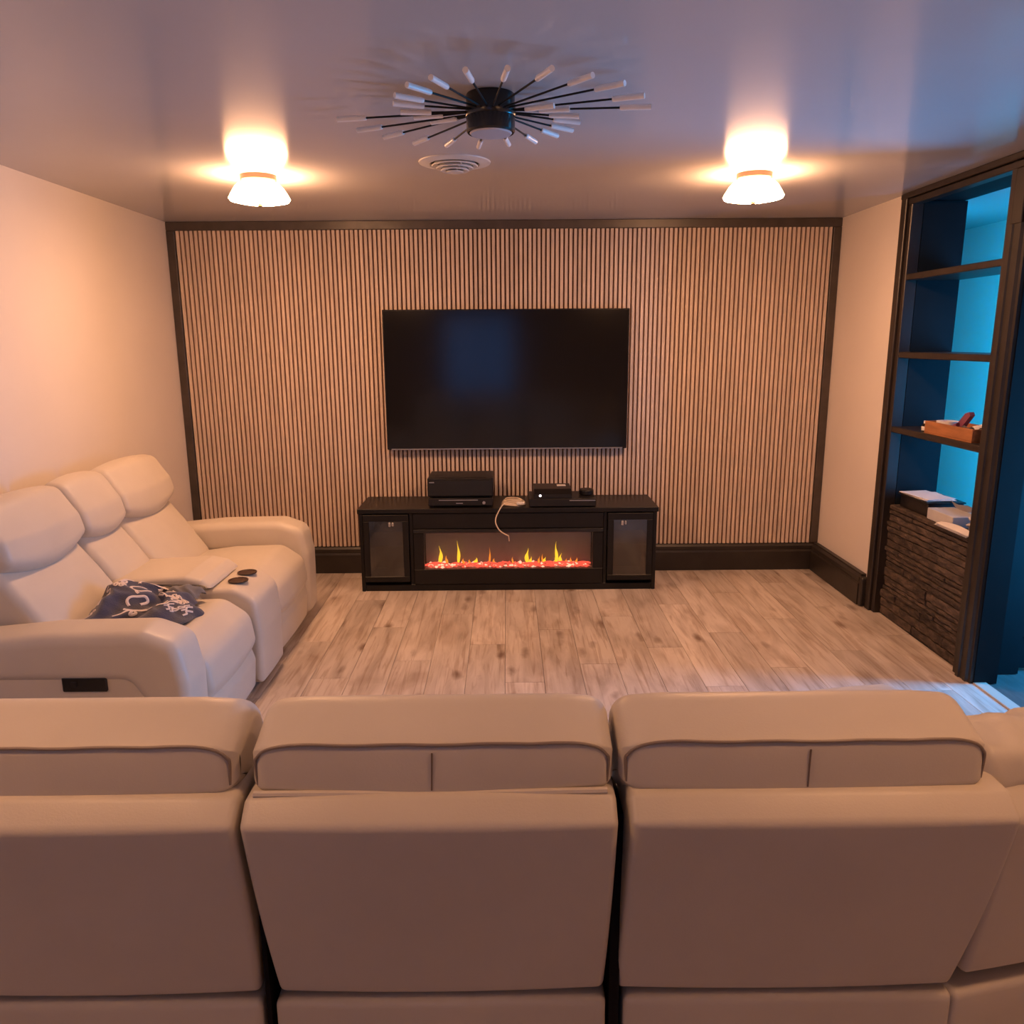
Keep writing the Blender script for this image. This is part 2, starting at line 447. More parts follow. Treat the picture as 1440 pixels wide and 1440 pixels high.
# ------------------------------------------------------------------ built-in bookcase and doorway casing
bk = thing('built_in_bookcase', (XR, 3.7, 0), 'tall dark built-in bookcase with open back and stacked stone base', 'bookcase')
def bkb(name, mt, a, b, ch=.004, **k):
    return MB().box((a[0] - XR, a[1] - 3.7, a[2]), (b[0] - XR, b[1] - 3.7, b[2]), ch).build(name, mt, bk, **k)
Y0, Y1 = 3.705, 4.585        # clear opening of the bay
bkb('post', 'dark_frame', (XR - .022, 4.625, 0), (XR + .02, 4.685, H - .002))
bkb('post', 'dark_frame', (XR - .008, Y1, 0), (XR + .06, 4.622, H - .03))
bkb('post', 'dark_frame', (XR - .010, 3.665, 0), (XR + .06, Y0, H - .03))
bkb('side_panel', 'black_panel', (XR + .06, Y1, 0), (XR + DX, 4.62, H - .05), 0)
bkb('side_panel', 'black_panel', (XR + .06, 3.667, .0), (XR + DX, Y0, H - .05), 0)
bkb('top_panel', 'black_panel', (XR + .05, 3.667, H - .045), (XR + DX, 4.62, H - .002), 0)
bkb('top_rail', 'dark_frame', (XR - .026, 2.62, H - .030), (XR + .02, 4.685, H - .001))
bkb('top_rail', 'dark_frame', (XR - .012, 2.62, H - .066), (XR + .05, 4.622, H - .033))
for z in (1.985, 1.556, 1.130):
    bkb('shelf', 'dark_frame', (XR - .004, Y0, z - .016), (XR + DX, Y1, z + .018))
bkb('ledge', 'stone', (XR + .03, Y0, .655), (XR + DX, Y1, .682), .006)
sb = bkb('stone_base', 'mortar', (XR + .06, Y0, 0), (XR + .15, Y1, .655), 0)
z = .004
stone_cache = []
row = 0
while z < .645:
    hgt = random.choice((.026, .034, .044, .052))
    if z + hgt > .63: hgt = .655 - z
    y = Y0
    while y < Y1 - .01:
        ln = random.uniform(.12, .50)
        if y + ln > Y1 - .07: ln = Y1 - y
        d = random.uniform(.002, .020)
        xf = XR + .030 - d + .012
        nseg = max(2, int(ln / .035)); hh = hgt - .0015; ll = ln - .0015
        V = []; F = []
        for i in range(nseg + 1):
            yy = y + .0015 + ll * i / nseg; e = random.uniform(-.004, .004); t0 = random.uniform(-.003, .002); t1 = random.uniform(-.003, .003)
            V += [(xf + .05, yy, z), (xf + .004 + e, yy, z + max(0, t0)), (xf + e, yy, z + .004), (xf + e + random.uniform(-.005, .003), yy, z + hh * .55), (xf + .001 + e, yy, z + hh - .003 + t1 * .5), (xf + .05, yy, z + hh)]
        for i in range(nseg):
            for k in range(6): F.append((i * 6 + k, i * 6 + (k + 1) % 6, (i + 1) * 6 + (k + 1) % 6, (i + 1) * 6 + k))
        F += [(0, 1, 2, 3, 4, 5), tuple(nseg * 6 + k for k in range(6))]
        MB().add([(a - XR, b - 3.7, c) for a, b, c in V], F).build('stone', 'stone', sb)
        y += ln
    z += hgt; row += 1

dc = struct('door_1', MB().prism([(XR - .020, 3.663), (XR - .020, 3.640), (XR - .012, 3.636), (XR - .012, 3.612), (XR - .016, 3.606), (XR - .016, 3.585), (XR - .004, 3.578), (XR - .004, 3.560), (XR + .12, 3.560), (XR + .12, 3.663)], 0, 2.14, 2), 'black_trim')
MB().prism([(XR - .020, 2.62), (XR - .020, 2.64), (XR - .012, 2.65), (XR - .012, 2.70), (XR + .12, 2.70), (XR + .12, 2.62)], 0, 2.14, 2).build('jamb', 'dark_frame', dc)
MB().prism([(XR - .018, 2.14), (XR - .018, 2.115), (XR - .010, 2.11), (XR - .010, 2.085), (XR - .014, 2.08), (XR - .014, 2.06), (XR - .002, 2.05), (XR + .12, 2.05), (XR + .12, 2.14)], 2.70, 3.56, 1).build('head_casing', 'dark_frame', dc)
MB().box((XR + .03, 2.62, 2.14), (XR + .12, 3.663, H - .066)).build('transom_panel', 'black_panel', dc)
MB().box((XR - .014, 3.59, 2.14), (XR + .03, 3.663, H - .066), .003).build('transom_post', 'dark_frame', dc)
MB().box((XR + .012, 3.554, .0), (XR + .124, 3.5598, 2.05)).build('jamb_reveal', 'black_panel', dc)
# open door leaf standing into the adjoining room
dl = MB().box((XR + .14, 3.71, .012), (XR + .94, 3.75, 2.04), .003)
lf = dl.build('door_leaf', 'black_panel', dc)
for (za, zb) in ((.18, .92), (1.06, 1.90)):
    for (xa, xb) in ((XR + .25, XR + .50), (XR + .58, XR + .83)):
        MB().box((xa, 3.702, za), (xb, 3.711, zb), .006).build('door_panel', 'black_panel', lf)

# ------------------------------------------------------------------ ceiling fixtures
def ceiling_lamp(loc, label, dim=''):
    t = thing('ceiling_lamp', loc, label, 'lamp', group='flush glass ceiling lamps')
    MB().lathe([(0, 0), (.085, 0), (.085, -.022), (.074, -.034), (0, -.034)]).build('canopy', 'bronze', t, True)
    sh = MB().lathe([(.070, -.034), (.096, -.038), (.116, -.058), (.136, -.090), (.144, -.106)]).build('shade', 'lamp_side' + dim, t, True)
    MB().lathe([(.144, -.106), (.138, -.116), (.10, -.124), (.04, -.128), (0.0, -.129)]).build('bowl', 'lamp_glow' + dim, sh, True)
    MB().lathe([(0, -.129), (.012, -.130), (.010, -.140), (0, -.144)], n=16).build('finial', 'bronze', t, True)
    return t
ceiling_lamp((-1.19, 4.06, H - .0005), 'glowing frosted glass ceiling lamp nearer the plain painted wall behind the loveseat')
ceiling_lamp((1.215, 4.08, H - .0005), 'glowing frosted glass ceiling lamp nearer the dark bookcase wall')

ceiling_lamp((-1.19, .93, H - .0005), 'frosted glass ceiling lamp above the back of the long sofa, towards the loveseat wall', '_dim')
ceiling_lamp((1.215, .93, H - .0005), 'frosted glass ceiling lamp above the back of the long sofa, towards the bookcase wall', '_dim')

ch = thing('firework_chandelier', (-.045, 2.80, H - .0005), 'black drum ceiling light with radiating rods and white acrylic tips', 'chandelier')
hub = MB().lathe([(0, 0), (.078, 0), (.080, -.004), (.080, -.112), (.076, -.117), (.070, -.117)], n=48).build('hub', 'satin_black', ch, True)
MB().lathe([(.070, -.1165), (.066, -.121), (.03, -.123), (0, -.123)], n=48).build('diffuser', 'grey_diffuser', hub, True)
MB().lathe([(.081, -.040), (.083, -.043), (.083, -.066), (.081, -.069)], n=48).build('collar', 'satin_black', hub, True)
for arm in range(2):
    for i in range(14):
        th = math.radians((-7 if arm == 0 else 173) - 15.2 * i)
        R = .520 - .0085 * i - .0011 * i * i
        zz = -.050 - .003 * (i % 2)
        d = Vector((math.cos(th), math.sin(th), 0)); dz = -.006
        a = d * .078 + Vector((0, 0, zz)); e = d * R + Vector((0, 0, zz + dz)); k = d * (R - .100) + Vector((0, 0, zz + dz * .8))
        rod = MB().cyl(a, k, .0032, n=8).build('rod', 'rod_black', ch, True)
        MB().cyl(k, k + d * .008, .0075, .0088, n=12).cyl(k + d * .008, e, .0088, n=12).build('tip', 'acrylic', rod, True)

vt = thing('ceiling_vent', (-.225, 3.79, H - .0005), 'round white ceiling air vent with concentric rings', 'vent')
MB().lathe([(.162, 0), (.160, -.005), (.135, -.010), (.114, -.012), (.110, -.008), (.110, 0)], n=56).build('flange', 'white_metal', vt, True)
MB().lathe([(.110, -.001), (.05, -.001), (0, -.001)], n=40).build('throat', 'vent_dark', vt)
for j, (r0, r1, zz) in enumerate(((.104, .088, -.016), (.084, .068, -.026), (.064, .048, -.035))):
    MB().lathe([(r0 - .016, zz + .016), (r0, zz), (r0 - .003, zz - .004), (r1 - .006, zz - .001), (r0 - .020, zz + .014)], n=48).build('ring', 'white_metal', vt, True)
MB().lathe([(0, -.046), (.034, -.045), (.038, -.041), (.020, -.030), (0, -.022)], n=32).build('centre_cone', 'white_metal', vt, True)
for k in range(4):
    a = k * math.pi / 2 + .4
    MB().cyl((.022 * math.cos(a), .022 * math.sin(a), -.038), (.100 * math.cos(a), .100 * math.sin(a), -.014), .003, n=6).build('spoke', 'white_metal', vt)

# ------------------------------------------------------------------ television
tv = thing('television', (0, 5.53, .91), 'large black flat screen television mounted on the slat wall', 'television')
tw, thh = .838, .952
MB().box((-tw, -.052, 0), (tw, -.012, thh), .004).build('bezel', 'satin_black', tv)
MB().box((-tw + .008, -.0545, .016), (tw - .008, -.0515, thh - .008)).build('screen', 'screen', tv)
MB().box((-tw + .03, -.0560, .0), (tw - .03, -.0515, .008), .001).build('bottom_strip', 'silver', tv)
MB().box((-.022, -.0580, -.004), (.022, -.0518, .006), .001).build('badge', 'silver', tv)
MB().box((-.45, -.0125, .12), (.45, .005, .80), .004).build('rear_housing', 'device_black', tv)

# ------------------------------------------------------------------ fireplace media stand
ST = .570
st = thing('fireplace_media_stand', (.003, 5.09, 0), 'long black media console with glowing electric fireplace and glass doors', 'media stand')
D = .43
def sbx(name, a, b, mt='stand_black', par=None, ch=.003): return MB().box(a, b, ch).build(name, mt, par or st)
sbx('top', (-1.0, -.005, ST - .032), (1.0, D, ST))
sbx('side_panel', (-.99, .0, 0), (-.965, D, ST - .032)); sbx('side_panel', (.965, 0, 0), (.99, D, ST - .032))
sbx('divider', (-.66, .01, .03), (-.635, D, ST - .032)); sbx('divider', (.635, .01, .03), (.66, D, ST - .032))
sbx('back_panel', (-.965, D - .012, .03), (.965, D, ST - .032), 'black_panel')
sbx('plinth', (-.965, .006, 0), (.965, D - .02, .045))
sbx('cabinet_shelf', (-.965, .03, .295), (-.66, D - .012, .312)); sbx('cabinet_shelf', (.66, .03, .295), (.965, D - .012, .312))
# centre fascia around the fire
fz0, fz1, fx = .152, .402, .565
sbx('fascia', (-.635, .002, fz1 + .03), (.635, .04, ST - .034), ch=.003)
sbx('fascia', (-.635, -.004, fz1), (.635, .04, fz1 + .027), 'satin_black', ch=.003)
sbx('fascia', (-.635, .002, .046), (.635, .04, fz0), ch=.003)
sbx('fascia', (-.635, .002, fz0), (-fx, .04, fz1)); sbx('fascia', (fx, .002, fz0), (.635, .04, fz1))
fb = sbx('firebox', (-fx, .135, fz0), (fx, .15, fz1), 'firebox', ch=0)
MB().box((-fx, .04, fz0 - .008), (fx, .135, fz0)).build('fire_floor', 'firebox', fb)
MB().box((-fx, .006, fz0), (fx, .010, fz1)).build('fire_pane', 'fire_glass', fb)
def crystals(n, seed, mt, zs, nm):
    rr = random.Random(seed); mb = MB()
    for _ in range(n):
        c = Vector((rr.uniform(-fx + .012, fx - .012), rr.uniform(.022, .115), fz0 + .005 + zs * rr.random() ** 1.6)); r = rr.uniform(.006, .015)
        pts = [c + Vector((rr.uniform(.7, 1.6) * r, 0, 0)), c - Vector((rr.uniform(.7, 1.6) * r, 0, 0)), c + Vector((0, r, rr.uniform(-.3, .3) * r)), c - Vector((0, r, 0)), c + Vector((0, 0, r * .8)), c - Vector((0, 0, r * .4))]
        mb.add(pts, [(0, 2, 4), (2, 1, 4), (1, 3, 4), (3, 0, 4), (2, 0, 5), (1, 2, 5), (3, 1, 5), (0, 3, 5)])
    return tag(mb.build(nm, mt, fb), kind='stuff')
crystals(420, 3, 'ember', .014, 'embers'); crystals(130, 4, 'ember_hot', .016, 'hot_embers')
rr = random.Random(5)
for k in range(9):
    xx = -fx + .06 + k * .127 + rr.uniform(-.03, .03); a = rr.uniform(-.5, .5); ln = rr.uniform(.05, .085)
    P = [(xx - ln * math.cos(a), .07 - .02 * math.sin(a), fz0 + .010), (xx, .07 + rr.uniform(-.015, .015), fz0 + .024), (xx + ln * math.cos(a), .07 + .02 * math.sin(a), fz0 + .014)]
    MB().tube(catmull(P, 5), .0065, 7).build('log', 'ember', fb, True)
def flame(xx, hgt, wd, mt, z0=.02, seed=0):
    q = random.Random(seed); mb = MB(); n = 12; V = []
    ph = q.uniform(0, 6)
    for i in range(n + 1):
        t = i / n
        ww = wd * (math.sin(math.pi * min(1, t * 1.25 + .10)) ** .8 if t < .62 else max(.04, .78 * (1 - t) ** 1.1 * 1.55))
        ox = .22 * wd * math.sin(ph + 5.5 * t) * (0.3 + t)
        for s in range(8):
            a = 2 * math.pi * s / 8
            V.append((xx + ox + ww * .5 * math.cos(a), .085 + .22 * ww * math.sin(a), fz0 + z0 + hgt * t))
    F = [(i * 8 + s, i * 8 + (s + 1) % 8, (i + 1) * 8 + (s + 1) % 8, (i + 1) * 8 + s) for i in range(n) for s in range(8)]
    F += [tuple(range(8)), tuple(n * 8 + s for s in range(8))]
    mb.add(V, F); mb.build('flame', mt, fb, True)
fl_list = [(618, 52, 9, 'y'), (627, 25, 6, 'o'), (644, 66, 7, 'y'), (651, 16, 6, 'o'), (660, 14, 5, 'o'), (669, 18, 9, 'y'), (689, 48, 4, 'o'), (695, 16, 5, 'o'),
           (722, 20, 4, 'o'), (743, 44, 9, 'y'), (748, 20, 6, 'y'), (760, 20, 5, 'o'), (768, 18, 8, 'y'), (765, 28, 4, 'o'), (785, 62, 7, 'y'), (784, 16, 8, 'y'), (791, 28, 8, 'y'), (799, 14, 4, 'o'), (806, 18, 4, 'o'), (814, 16, 5, 'o')]
for i, (px, hh, wd, kd) in enumerate(fl_list):
    flame((px - 716) / 211.0, hh / 211.0 * .52, wd / 211.0 * .66, 'flame_yellow' if kd == 'y' else 'flame_orange', .014, i)
for s in (-1, 1):
    xa, xb = sorted((s * .662, s * .963))
    dr = sbx('door', (xa, -.012, .07), (xb, .0, .108), ch=.002)
    mb = MB().box((xa, -.012, .108), (xa + .040, 0, .487), .002).box((xb - .040, -.012, .108), (xb, 0, .487), .002).box((xa, -.012, .487), (xb, 0, .532), .002)
    mb.build('door_frame', 'stand_black', dr)
    MB().box((xa + .040, -.008, .108), (xb - .040, -.004, .487)).build('door_glass', 'smoked_glass', dr)
    kx = s * .772
    MB().box((kx - .022, -.022, .452), (kx - .006, -.009, .482), .003).box((kx + .000, -.022, .456), (kx + .014, -.009, .480), .003).build('door_pull', 'silver', dr)

# things on the stand
zt = ST + .0006
t = thing('disc_player', (-.312, 5.26, zt), 'slim black disc player with a silver line under the receiver', 'disc player')
MB().box((-.215, -.135, .008), (.215, .14, .062), .004).build('case', 'device_black', t)
MB().box((-.145, -.137, .046), (.115, -.1345, .051)).build('trim_line', 'silver', t)
for a, b in ((-.19, -.11), (.19, -.11), (-.19, .11), (.19, .11)):
    MB().cyl((a, b, 0), (a, b, .009), .014, n=12).build('foot', 'device_black', t)
MB().box((-.03, -.139, .024), (.015, -.1345, .030), .001).build('button', 'silver', t)
MB().cyl((.155, -.1345, .030), (.155, -.141, .030), .010, n=14).build('knob', 'silver', t, True)
t = thing('av_receiver', (-.312, 5.275, zt + .0625), 'bulky black receiver stacked on the slim disc player', 'receiver')
MB().box((-.218, -.150, .010), (.218, .16, .132), .004).build('case', 'device_black', t)
MB().box((-.212, -.156, .016), (.212, -.149, .120), .003).build('front_panel', 'satin_black', t)
MB().box((-.205, -.1575, .104), (-.172, -.1555, .110)).build('badge', 'silver', t)
MB().box((-.17, -.12, .131), (.17, .13, .134), .001).build('top_vent', 'device_black', t)
for a in (-.18, .18):
    for b in (-.11, .11): MB().cyl((a, b, 0), (a, b, .011), .015, n=12).build('foot', 'device_black', t)
t = thing('cable_box', (.36, 5.235, zt), 'wide flat black media box beside the white cables', 'media box')
MB().box((-.215, -.14, .006), (.228, .14, .058), .004).build('case', 'device_black', t)
MB().box((.05, -.142, .044), (.222, -.1395, .049)).build('trim_line', 'silver', t)
for a in (-.19, .19):
    for b in (-.11, .11): MB().cyl((a, b, 0), (a, b, .007), .012, n=12).build('foot', 'device_black', t)
t = thing('game_console', (.302, 5.235, zt + .0586), 'small black set-top device with white power light on the flat media box', 'set-top box')
MB().prism([(-.125, 0), (.125, 0), (.125, .056), (-.06, .052), (-.125, .028)], -.125, .125, 0).build('case', 'device_black', t)
MB().cyl((-.085, -.126, .018), (-.085, -.121, .018), .008, n=14).build('power_light', 'led_white', t)
MB().box((.035, .02, .0545), (.095, .075, .058), .001).build('sticker', 'white_metal', t)
t = thing('smart_speaker', (.535, 5.24, zt + .0586), 'small round black puck on the flat media box', 'speaker')
MB().lathe([(0, 0), (.044, 0), (.050, .006), (.050, .030), (.045, .036), (0, .037)], n=32).build('body', 'device_black', t, True)
MB().lathe([(.044, .0362), (.045, .038), (.041, .0385), (.040, .0372)], n=32).build('light_ring', 'bronze', t, True)
t = thing('cable_bundle', (.04, 5.19, zt), 'coiled bundle of white cables with one lead hanging over the console front', 'cables')
for k in range(5):
    P = []
    for j in range(29):
        a = 2 * math.pi * j / 28
        P.append((.078 * math.cos(a) * (1 - .07 * k) + .004 * math.sin(3 * a + k), .052 * math.sin(a) * (1 - .05 * k), .006 + .0085 * k + .003 * math.sin(2 * a + k)))
    MB().tube(P, .0046, 7, False).build('coil', 'cable', t, True)
P = catmull([(-.06, -.03, .012), (-.075, -.08, .014), (-.095, -.114, -.012), (-.117, -.122, -.06), (-.118, -.124, -.10), (-.095, -.124, -.145), (-.060, -.121, -.172), (-.035, -.118, -.185)], 6)
MB().tube(P, .0042, 8).build('hanging_lead', 'cable', t, True)
MB().tube(catmull([(-.035, -.118, -.185), (-.033, -.118, -.20), (-.031, -.117, -.222)], 4), .003, 6).build('lead_tip', 'cable', t, True)
MB().box((.020, -.058, .010), (.075, -.030, .030), .004).build('plug', 'white_plastic', t)

# ------------------------------------------------------------------ recliner parts (local: x across, y forward, z up, back at y = 0)
def shell(x0, x1, parent, l=.0, r=.0):
    """rear shell; l / r = how much its lower corners draw in on each side"""
    def wp(x, y, z):
        t = max(0, min(1, (.80 - z) / .40)); t = t * t
        c = (x0 + x1) / 2
        return (x + (l * t * (c - x) / (c - x0) if x < c else -r * t * (x - c) / (x1 - c)), y, z)
    return pillow([(-.016, .838, .016), (.022, .872, .018), (.14, .874, .03), (.19, .80, .03), (.26, .44, .03), (.082, .410, .02)], x0, x1, .014, .006, warp=wp).build('back_shell', 'leather', parent, True, 50)

def rear_headrest(x0, x1, parent, dz=0, seam=True, sag=.004):
    xc, hw = (x0 + x1) / 2, (x1 - x0) / 2
    def wp(x, y, z):
        u = (x - xc) / hw
        return (x, y + .006 * u * u, z - sag * (1 - u * u) - .010 * max(0, abs(u) - .82) / .18 * (1 if z > .93 else 0))
    hd = pillow([(.034, .876 + dz, .016), (.040, .962 + dz, .012), (.150, 1.004 + dz, .050), (.225, .965 + dz, .05), (.255, .84 + dz, .05), (.15, .80 + dz, .03)], x0, x1, .034, .006, warp=wp).build('headrest', 'leather', parent, True, 50)
    # piping runs up one side, along the rear top edge and down the other side
    P = [(x0 + .013, .044, .884 + dz), (x0 + .010, .044, .925 + dz), (x0 + .014, .043, .944 + dz), (x0 + .030, .0395, .9575 + dz), (x0 + .062, .0385, .9625 + dz)]
    P = [wp(*p) for p in P]
    n = 12
    Q = []
    for i in range(1, n):
        xx = x0 + .062 + (x1 - x0 - .124) * i / n; bz = .0055 * (1 - ((xx - xc) / hw) ** 2)
        Q.append(wp(xx, .0385 - bz * .6, .9635 + dz + bz + .001 * math.sin(i * 1.7)))
    P = P + Q + [(2 * xc - p[0], p[1], p[2]) for p in P[::-1]]
    MB().tube(catmull(P, 4), .0030, 8).build('piping', 'leather_piping', hd, True)
    if seam:
        MB().tube([wp(xc + .002, .0315, .955 + dz), wp(xc + .001, .0305, .92 + dz), wp(xc, .0285, .885 + dz)], .0016, 6).build('seam', 'seam_dark', hd)
    return hd

def back_cushion(x0, x1, parent, zt=.815):
    return pillow([(.13, zt, .04), (.24, zt + .01, .05), (.345, .64, .10), (.465, .45, .05), (.44, .36, .03), (.22, .34, .03)], x0, x1, .045, .020).build('back_cushion', 'leather', parent, True, 60)

def seat_cushion(x0, x1, parent, z=.495):
    sc = pillow([(.36, z - .16, .03), (.38, z - .035, .03), (.62, z - .004, .2), (.89, z + .002, .10), (1.000, z - .075, .09), (1.018, z - .20, .05), (.99, z - .255, .02), (.60, z - .20, .03)], x0, x1, .036, .014, nx=12).build('seat_cushion', 'leather', parent, True, 60)
    return sc

def footrest(x0, x1, parent):
    return pillow([(.80, .055, .02), (.80, .285, .02), (.985, .285, .03), (1.012, .20, .05), (1.000, .055, .02)], x0, x1, .02, .006).build('footrest', 'leather', parent, True, 50)

def base_frame(x0, x1, parent):
    return MB().box((x0, .16, .05), (x1, .80, .33), .01).build('seat_base', 'under_black', parent)

def skirt(x0, x1, parent):
    return pillow([(.070, .05, .015), (.070, .400, .016), (.16, .402, .02), (.16, .05, .015)], x0, x1, .012, .003).build('skirt', 'leather', parent, True, 50)

def arm(x0, x1, parent, outer, switch=False):
    """outer = -1 / +1: which side faces out"""
    a = pillow([(.12, .435, .045), (.10, .575, .055), (.50, .612, .3), (.86, .617, .10), (.985, .570, .08), (1.015, .42, .12), (1.010, .055, .045), (.885, .055, .045), (.860, .34, .08), (.80, .435, .06)], x0, x1, .042, .008, nx=6, ns=7).build('arm', 'leather', parent, True, 60)
    ins = .016
    pn = pillow([(.10, .05, .02), (.10, .47, .02), (.84, .47, .03), (.91, .38, .03), (.91, .05, .02)], x0 + ins, x1 - ins, .012, .002).build('arm_side', 'leather', a, True, 50)
    return a, pn

# ---- front sofa, seen from behind
fs = thing('reclining_sofa', (0, 1.222, 0), 'long cream leather reclining sofa with its back turned, three headrests with dark piping', 'sofa')
for (a, b, ha, hb, l, r, sm_) in ((-1.14, -.478, -1.132, -.487, .0, .012, False), (-.4685, .188, -.462, .186, .016, .008, True), (.210, .889, .196, .857, -.006, .030, True)):
    shell(a, b, fs, l, r)
    hd = rear_headrest(ha, hb, fs, seam=sm_)
    back_cushion(a + .01, b - .01, fs)
    seat_cushion(a, b, fs); footrest(a + .01, b - .01, fs); base_frame(a + .02, b - .02, fs)
    skirt(a + .008, b - max(r, .0) + .004, fs)
for xa, xb in ((-.4775, -.469), (.190, .209)):  # black filler added between the seats, standing in for the shade of the gaps
    MB().box((xa, .075, .06), (xb, .80, .45)).box((xa, .075, .45), (xb, .21, .80)).build('gap_shade', 'under_black', fs)
# soft fold showing under the middle headrest
MB().tube(catmull([(-.452, .030, .876), (-.30, .030, .875), (-.138, .031, .872), (.05, .030, .875), (.172, .030, .877)], 6), .0065, 8).build('headrest_fold', 'leather', fs, True)
arm(-1.38, -1.15, fs, -1)
# angled end section past the right-hand seat
def endwp(x, y, z):
    a = math.radians(13); x_, y_ = x - .89, y - .05
    return (.89 + x_ * math.cos(a) - y_ * math.sin(a), .058 + x_ * math.sin(a) + y_ * math.cos(a), z)
es = pillow([(.006, .815, .022), (.055, .846, .025), (.15, .848, .03), (.19, .80, .03), (.26, .46, .03), (.07, .436, .02)], .885, 1.45, .014, .006, warp=endwp).build('end_shell', 'leather', fs, True, 50)
def wrk(x, y, z):
    z += .007 * math.sin(38 * x + 9 * y) * math.sin(24 * y + 3) + .004 * math.sin(90 * x - 40 * y)
    return endwp(x, y, z)
pillow([(.060, .840, .02), (.075, .905, .035), (.16, .920, .05), (.24, .885, .05), (.26, .80, .03), (.14, .79, .02)], .872, 1.44, .03, .01, warp=wrk, nx=26).build('end_pillow', 'leather', fs, True, 60)
pillow([(.070, .05, .015), (.066, .402, .016), (.16, .404, .02), (.16, .05, .015)], .868, 1.44, .012, .003, warp=endwp).build('end_skirt', 'leather', fs, True, 50)
pillow([(.22, .05, .02), (.2, .60, .04), (.98, .61, .08), (1.01, .05, .03)], .92, 1.42, .05, .01, warp=endwp).build('end_seat', 'leather', fs, True, 60)

# ---- loveseat with console along the left wall (local +y -> world +x, local +x -> world -y)
LS_Y = 3.700
ls = thing('console_loveseat', (-2.205, LS_Y, 0), 'cream leather reclining loveseat with centre cup holder console along the wall', 'loveseat', rz=-math.pi / 2)
def front_headrest(x0, x1, parent, er=.045):
    xc, hw = (x0 + x1) / 2, (x1 - x0) / 2; sag = .055 if hw > .22 else .03
    def wp(x, y, z):
        u = (x - xc) / hw; k = max(0, min(1, (.95 - z) / .17))
        return (x, y, z + k * sag * (u * u - .55))
    return pillow([(.10, .80, .03), (.055, .98, .05), (.11, 1.035, .05), (.185, 1.025, .06), (.266, .90, .08), (.290, .80, .05), (.225, .768, .02)], x0, x1, er, .018, warp=wp).build('headrest', 'leather', parent, True, 60)
secs = ((-.795, -.205), (-.195, .180), (.190, .775))       # far seat, console, near seat
for i, (a, b) in enumerate(secs):
    front_headrest(a, b, ls, .036 if i != 1 else .03)
    pillow([(.13, .795, .03), (.215, .80, .05), (.325, .66, .12), (.455, .47, .06), (.44, .36, .03), (.22, .34, .03)], a, b, .04, .018).build('back_cushion', 'leather', ls, True, 60)
    pillow([(.005, .80, .03), (.08, .83, .02), (.15, .80, .02), (.20, .10, .02), (.03, .06, .02)], a + .005, b - .005, .015, .002).build('back_shell', 'leather', ls, True, 50)
    if i != 1:
        sc = seat_cushion(a, b, ls, .492); footrest(a + .012, b - .012, ls); base_frame(a + .02, b - .02, ls)
        xm = (a + b) / 2
cs = pillow([(.34, .06, .02), (.36, .505, .03), (.92, .528, .10), (1.015, .47, .08), (1.030, .30, .15), (1.025, .05, .02), (.9, .05, .02)], secs[1][0] + .004, secs[1][1] - .004, .03, .004).build('console', 'leather', ls, True, 60)
lid = pillow([(.40, .520, .015), (.34, .575, .04), (.70, .592, .05), (.775, .575, .03), (.835, .530, .012)], secs[1][0] - .010, secs[1][1] + .012, .026, .005).build('console_lid', 'leather', ls, True, 55)
for k in (-.073, .060):
    c = (k, .905, .5335)
    cup = MB().lathe([(.046, .001), (.046, .004), (.041, .0045), (.039, .0022), (0.0, .0022)], c, 36).build('cup_holder', 'cup_dark', ls, True)
    MB().lathe([(.0465, -.001), (.0475, .004), (.0445, .0052), (.0425, .004)], c, 36).build('rim', 'cup_dark', cup, True)
arm(-1.015, -.800, ls, -1)
na, npan = arm(.782, .998, ls, 1)
sw = MB().box((.977, .555, .395), (.992, .720, .452), .004).build('switch_plate', 'satin_black', npan)
MB().box((.991, .59, .415), (.995, .612, .437), .001).build('usb_port', 'device_black', npan)

# ------------------------------------------------------------------ throw blanket on the near seat
bl = thing('throw_blanket', (-1.565, 3.205, .508), 'crumpled navy throw blanket with white script lettering on the loveseat', 'blanket')
def bsurf(u, v):
    """u along world x (-1..1), v along world y (-1..1) -> local point"""
    r = (abs(u) ** 2.6 + abs(v) ** 2.6)
    edge = max(0.0, 1 - r ** 1.3)
    ux = u * .225; vy = v * .235
    hgt = (.100 - .026 * u) * edge ** .6 * (.80 + .34 * v)
    hgt += edge ** .5 * (max(0, .050) * math.exp(-((u + .55) ** 2 / .12 + (v - .35) ** 2 / .30)) + .012 * math.exp(-((u - .52) ** 2 / .06 + (v + .15) ** 2 / .5)) - .030 * math.exp(-((u - .15) ** 2 / .02)) * (1 if v < .7 else .4))
    hgt += edge ** .6 * (.009 * math.sin(7 * u + 3 * v + 1) + .005 * math.sin(9 * v - 6 * u) + .004 * math.sin(17 * u + 5 * v) + .002 * math.sin(25 * v + 13 * u))
    sx = .02 * math.sin(5 * v + 2) + .012 * math.sin(11 * v); sy_ = .018 * math.sin(6 * u + 1) + .01 * math.sin(13 * u)
    x_ = ux + sx; y_ = vy + sy_
    # climbs the back cushion at its far left end
    climb = max(0, -ux - .20) * 1.15
    return Vector((x_, y_, hgt + climb * edge ** .3 - .004))
def spoly(u, v):
    # square -> disc-ish
    a, b = u * 2 - 1, v * 2 - 1
    return bsurf(a * math.sqrt(max(0, 1 - b * b * .42)), b * math.sqrt(max(0, 1 - a * a * .42)))
MB().grid(spoly, 84, 72).build('cloth', 'blanket_navy', bl, True, 80)
pts = []
def on_blanket(u, v, lift=.003):
    p = bsurf(u, v); p.z += lift; return p
